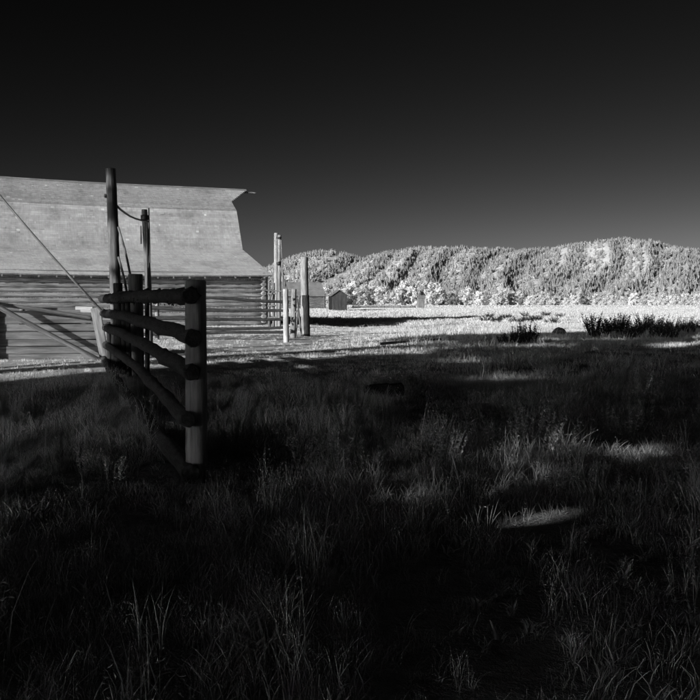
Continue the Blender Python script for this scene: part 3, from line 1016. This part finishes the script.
# ------------------------------------------------------------------ outbuildings
def gable_building(name, label, loc, rz, L, D, hw, rise, over, wallmat, roofmat, boards=True, sidemat=None, logs=False, expo=.3):
    """ridge along local x; front long side at local y=0"""
    r = random.Random(hash(name) % 1000 if False else len(name))
    root = empty(name, loc, rz)
    tag(root, label, 'shed' if 'shed' in name else ('outhouse' if 'outhouse' in name else 'cabin'))
    def wall(a, b, h0, mat, nm='wall', gable=0):
        # vertical boards along a-b
        a, b = Vector(a), Vector(b); n = max(2, int((b - a).length / .22)); d = (b - a) / n
        w = empty(nm, (0, 0, 0)) if False else None
        for k in range(n):
            p = a + d * (k + .5)
            f = abs((k + .5) / n - .5) * 2
            h = h0 + (rise * (1 - f) - .05 if gable else 0)
            plank('board', (p.x, p.y, 0), (p.x, p.y, h + r.uniform(-.02, .02)), d, d.length - .012, .03 + r.uniform(0, .012), mat, root, base=(0, 0, 0))
    if logs:
        n = int(hw / .24)
        for k in range(n):
            z = .13 + k * hw / n
            for y in (0, D):
                o = log('log', (-.15, y, z), (L + .15, y, z), .13, .125, wallmat, None, sides=10, rings=8); o.parent = root
            for x in (.1, L - .1):
                o = log('log', (x, -.15, z + .11), (x, D + .15, z + .11), .12, .12, wallmat, None, sides=10, rings=5); o.parent = root
        for x in (.1, L - .1):
            V = [(x - .03, 0, hw), (x - .03, D, hw), (x - .03, D / 2, hw + rise - .06), (x + .03, 0, hw), (x + .03, D, hw), (x + .03, D / 2, hw + rise - .06)]
            mesh_obj('gable', V, [(0, 1, 2), (5, 4, 3), (0, 3, 4, 1), (1, 4, 5, 2), (2, 5, 3, 0)], wallmat, root)
    else:
        wall((0, 0, 0), (L, 0, 0), hw, sidemat or wallmat); wall((0, D, 0), (L, D, 0), hw, wallmat)
        wall((0, D, 0), (0, 0, 0), hw, wallmat, gable=1); wall((L, 0, 0), (L, D, 0), hw, wallmat, gable=1)
    sl = rise / (D / 2)
    for sg in (0, 1):
        ye, yr = (-over, D / 2) if sg == 0 else (D + over, D / 2)
        ze, zr = hw - over * sl + .04, hw + rise + .04
        V = []
        for x in (-over, L + over):
            V += [(x, ye, ze), (x, yr, zr), (x, yr, zr - .07), (x, ye, ze - .07)]
        d = mesh_obj('roof', V, [(3, 2, 1, 0), (4, 5, 6, 7), (0, 1, 5, 4), (2, 3, 7, 6), (3, 0, 4, 7), (1, 2, 6, 5)], roofmat if False else M['dark_post'], root)
        shingle_field('shingles', d, roofmat, -over, L + over, ((ye, ze), (yr, zr)), expo, r, wid=(.2, .5))
    return root

def build_outbuildings():
    # cabin beyond the twin poles; its base sits at (px, Y)
    g = onground(281, 142)
    gable_building('log_cabin', 'grey roofed log cabin behind the tall pale post', (g.x, g.y, g.z - .05), R(24), 7.7, 5.0, 2.4, 2.1, .3, M['wall_log'], M['shingle_grey'], logs=True)
    # dark shed: gable towards the camera
    g = onground(332.2, 119)
    rt = gable_building('dark_shed', 'small dark gabled shed right of the log cabin', (g.x - .52, g.y + 2.95, g.z - .05), R(280), 3.0, 2.05, 2.25, .7, .2, M['shed_wood'], M['shingle_dark'], sidemat=M['shed_side'])
    g = onground(418.4, 158)
    gable_building('outhouse', 'tiny pale outhouse alone before the tree line', (g.x, g.y, g.z - .05), R(8), 1.1, 1.2, 2.0, .45, .12, M['board'], M['shingle_dark'])
    # low pole fence running left from the outhouse
    a = onground(388, 156)
    root = empty('low_pole_fence', a)
    tag(root, 'low dark pole fence lying along the far meadow by the outhouse', 'fence')
    p0, p1 = onground(352, 152), onground(416, 157)
    for k in range(2):
        log('rail', p0 + Vector((0, 0, .2 + .2 * k)), p1 + Vector((0, 0, .22 + .2 * k)), .07, .06, M['dark_post'], root, sides=8, rings=10, bend=.05)
    for f in (.02, .25, .5, .75, .98):
        q = p0.lerp(p1, f) + Vector((0, .13, 0))
        log('post', q + Vector((0, 0, -.2)), q + Vector((0, 0, .55)), .06, .05, M['dark_post'], root, sides=7, rings=3)
build_outbuildings()

# ------------------------------------------------------------------ logs, stones, shrubs and weeds on the ground
def build_ground_things():
    def lying(p0, p1, r0, r1, mat, name, label, cat):
        o = log(name, p0, p1, r0, r1, mat, None, sides=11, rings=8, rough=.08, bend=.02)
        tag(o, label, cat); return o
    a, b = onground(379, 28.2, .09), onground(441, 31.8, .12)
    lying(a, b, .05, .035, M['dark_post'], 'fallen_pole', 'thin dark pole lying in the bright grass right of the corral', 'pole')
    a, b = onground(367, 13.0, .12), onground(402, 13.25, .13)
    lying(a, b, .105, .10, M['bark'], 'log_chunk', 'short dark log lying in the shade at mid picture', 'log')
    a, b = onground(577, 8.75, .05), onground(612, 8.6, .06)
    lying(a, b, .05, .042, M['bark'], 'branch_piece', 'small dark branch piece on the sunlit grass patch at right', 'branch')
    # stone
    r = random.Random(9)
    V, Fc = [], []
    g = onground(559, 39)
    for i in range(7):
        for k in range(12):
            t = math.pi * i / 6; a = 6.283 * k / 12
            q = 1 + r.uniform(-.13, .13)
            V.append((.30 * q * math.sin(t) * math.cos(a), .25 * q * math.sin(t) * math.sin(a), .22 * q * math.cos(t)))
    for i in range(6):
        for k in range(12): Fc.append((i * 12 + k, i * 12 + (k + 1) % 12, i * 12 + 12 + (k + 1) % 12, i * 12 + 12 + k))
    o = mesh_obj('boulder', V, Fc, M['stone'], smooth=True); o.location = g + Vector((0, 0, .1))
    tag(o, 'dark low boulder at the edge of the shade, right of centre', 'boulder')

    def stems(n, h, spread, mat, r, leafy=.5, rad=.006, leaf=.03):
        V, Fc, T = [], [], []
        for _ in range(n):
            a = r.uniform(0, 6.283); q = spread * math.sqrt(r.random()) * .45
            b = Vector((math.cos(a) * q, math.sin(a) * q, -.05)); hh = h * r.uniform(.55, 1.05)
            tip = b + Vector((math.cos(a) * spread * r.uniform(.2, .9), math.sin(a) * spread * r.uniform(.2, .9), hh))
            mid = b.lerp(tip, .5) + Vector((r.gauss(0, .02), r.gauss(0, .02), hh * .06))
            v, f = tube_mesh([b, mid, tip], [rad, rad * .8, rad * .4], 4)
            k = len(V); V += v; Fc += [tuple(i + k for i in x) for x in f]; T += [.5] * len(v)
            m = int(22 * leafy)
            for j in range(m):
                f_ = r.uniform(.25, 1.0); p = (b.lerp(mid, f_ * 2) if f_ < .5 else mid.lerp(tip, f_ * 2 - 1))
                d = Vector((r.gauss(0, 1), r.gauss(0, 1), r.gauss(.5, .7))).normalized(); e = leaf * r.uniform(.5, 1.3) * (1.2 - .5 * f_)
                w = d.orthogonal().normalized() * e * .28
                k = len(V); V += [tuple(p), tuple(p + d * e * .5 + w), tuple(p + d * e), tuple(p + d * e * .5 - w)]
                t = r.random(); T += [t] * 4; Fc.append((k, k + 1, k + 2, k + 3))
        return V, Fc, T
    # dark sagebrush clumps standing up from the shade at right and the far debris line
    r = random.Random(19)
    sag = []
    for k in range(4):
        V, Fc, T = stems(30, .95, .42, M['sage'], r, 1.0, .010, .075)
        sag.append((V, Fc, T))
    me = []
    for k, (V, Fc, T) in enumerate(sag):
        o = mesh_obj('sagebrush', V, Fc, M['sage'], tone=T); me.append(o.data); bpy.data.objects.remove(o)
    def bush(px, Y, s, label, grp, sz=1.0):
        o = bpy.data.objects.new('sagebrush', me[r.randrange(4)]); COL.objects.link(o)
        o.location = onground(px, Y); o.scale = (s, s, s * sz); o.rotation_euler = (0, 0, r.uniform(0, 6.28))
        tag(o, label, 'shrub', grp)
    for px, Y, s, sz in ((503, 30, .6, .7), (509, 30.5, .7, .8), (517, 30, .8, 1.0), (526, 30.5, .85, 1.1), (533, 30, .75, 1.0)):
        bush(px, Y, s, {503: 'leftmost and lowest sagebrush of the dark clump right of centre', 509: 'second sagebrush from the left in the dark clump right of centre', 517: 'middle sagebrush of the dark clump right of centre',
                        526: 'tallest sagebrush of the dark clump right of centre', 533: 'rightmost sagebrush of the dark clump right of centre'}[px], 'dark sagebrush clump right of centre', sz)
    for k in range(42):
        bush(590 + k * 3.1 + r.uniform(-5, 5), r.uniform(33, 48), r.choice((.38, .5, .6, .72, .85, 1.1)) * r.uniform(.85, 1.15), 'dark sagebrush in the ragged row along the right edge of the shade', 'row of sagebrush at right', r.uniform(.6, 1.05))
    for k in range(16):
        bush(484 + k * 5 + r.uniform(-2, 2), r.uniform(64, 82), r.uniform(.9, 1.5), 'low dark scrub in the thin band across the sunlit meadow', 'low dark scrub in the meadow', r.uniform(.3, .5))
    # tall weeds in the foreground
    wd = []
    for k in range(4):
        V, Fc, T = stems(9, .55, .22, M['weed'], r, 1.6, .0032, .035)
        o = mesh_obj('tall_weed', V, Fc, M['weed'], tone=T); wd.append(o.data); bpy.data.objects.remove(o)
    spots = [(438, 7.6, .85), (446, 7.4, .8), (455, 7.5, .7), (500, 8.0, .8), (523, 8.2, 1.0), (532, 8.4, 1.1), (541, 8.0, .9), (566, 8.2, .95), (610, 9.2, .8), (628, 9.0, .9), (645, 9.4, .95), (560, 6.2, .6), (585, 6.4, .65),
             (300, 7.8, .7), (322, 8.3, .75), (340, 7.9, .7), (372, 7.2, .6), (236, 9, .7), (110, 7, .6), (85, 7.5, .6), (640, 12.5, 1.0), (655, 13, 1.1), (400, 14.5, 1.0), (380, 15, .9), (420, 15.5, 1.0)]
    for px, Y, s in spots:
        o = bpy.data.objects.new('tall_weed', wd[r.randrange(4)]); COL.objects.link(o)
        o.location = onground(px, Y); o.scale = (s, s, s); o.rotation_euler = (0, 0, r.uniform(0, 6.28))
        tag(o, 'tall leafy weed stalks standing in the shaded foreground grass', 'weed', 'tall weeds in the foreground grass')
build_ground_things()
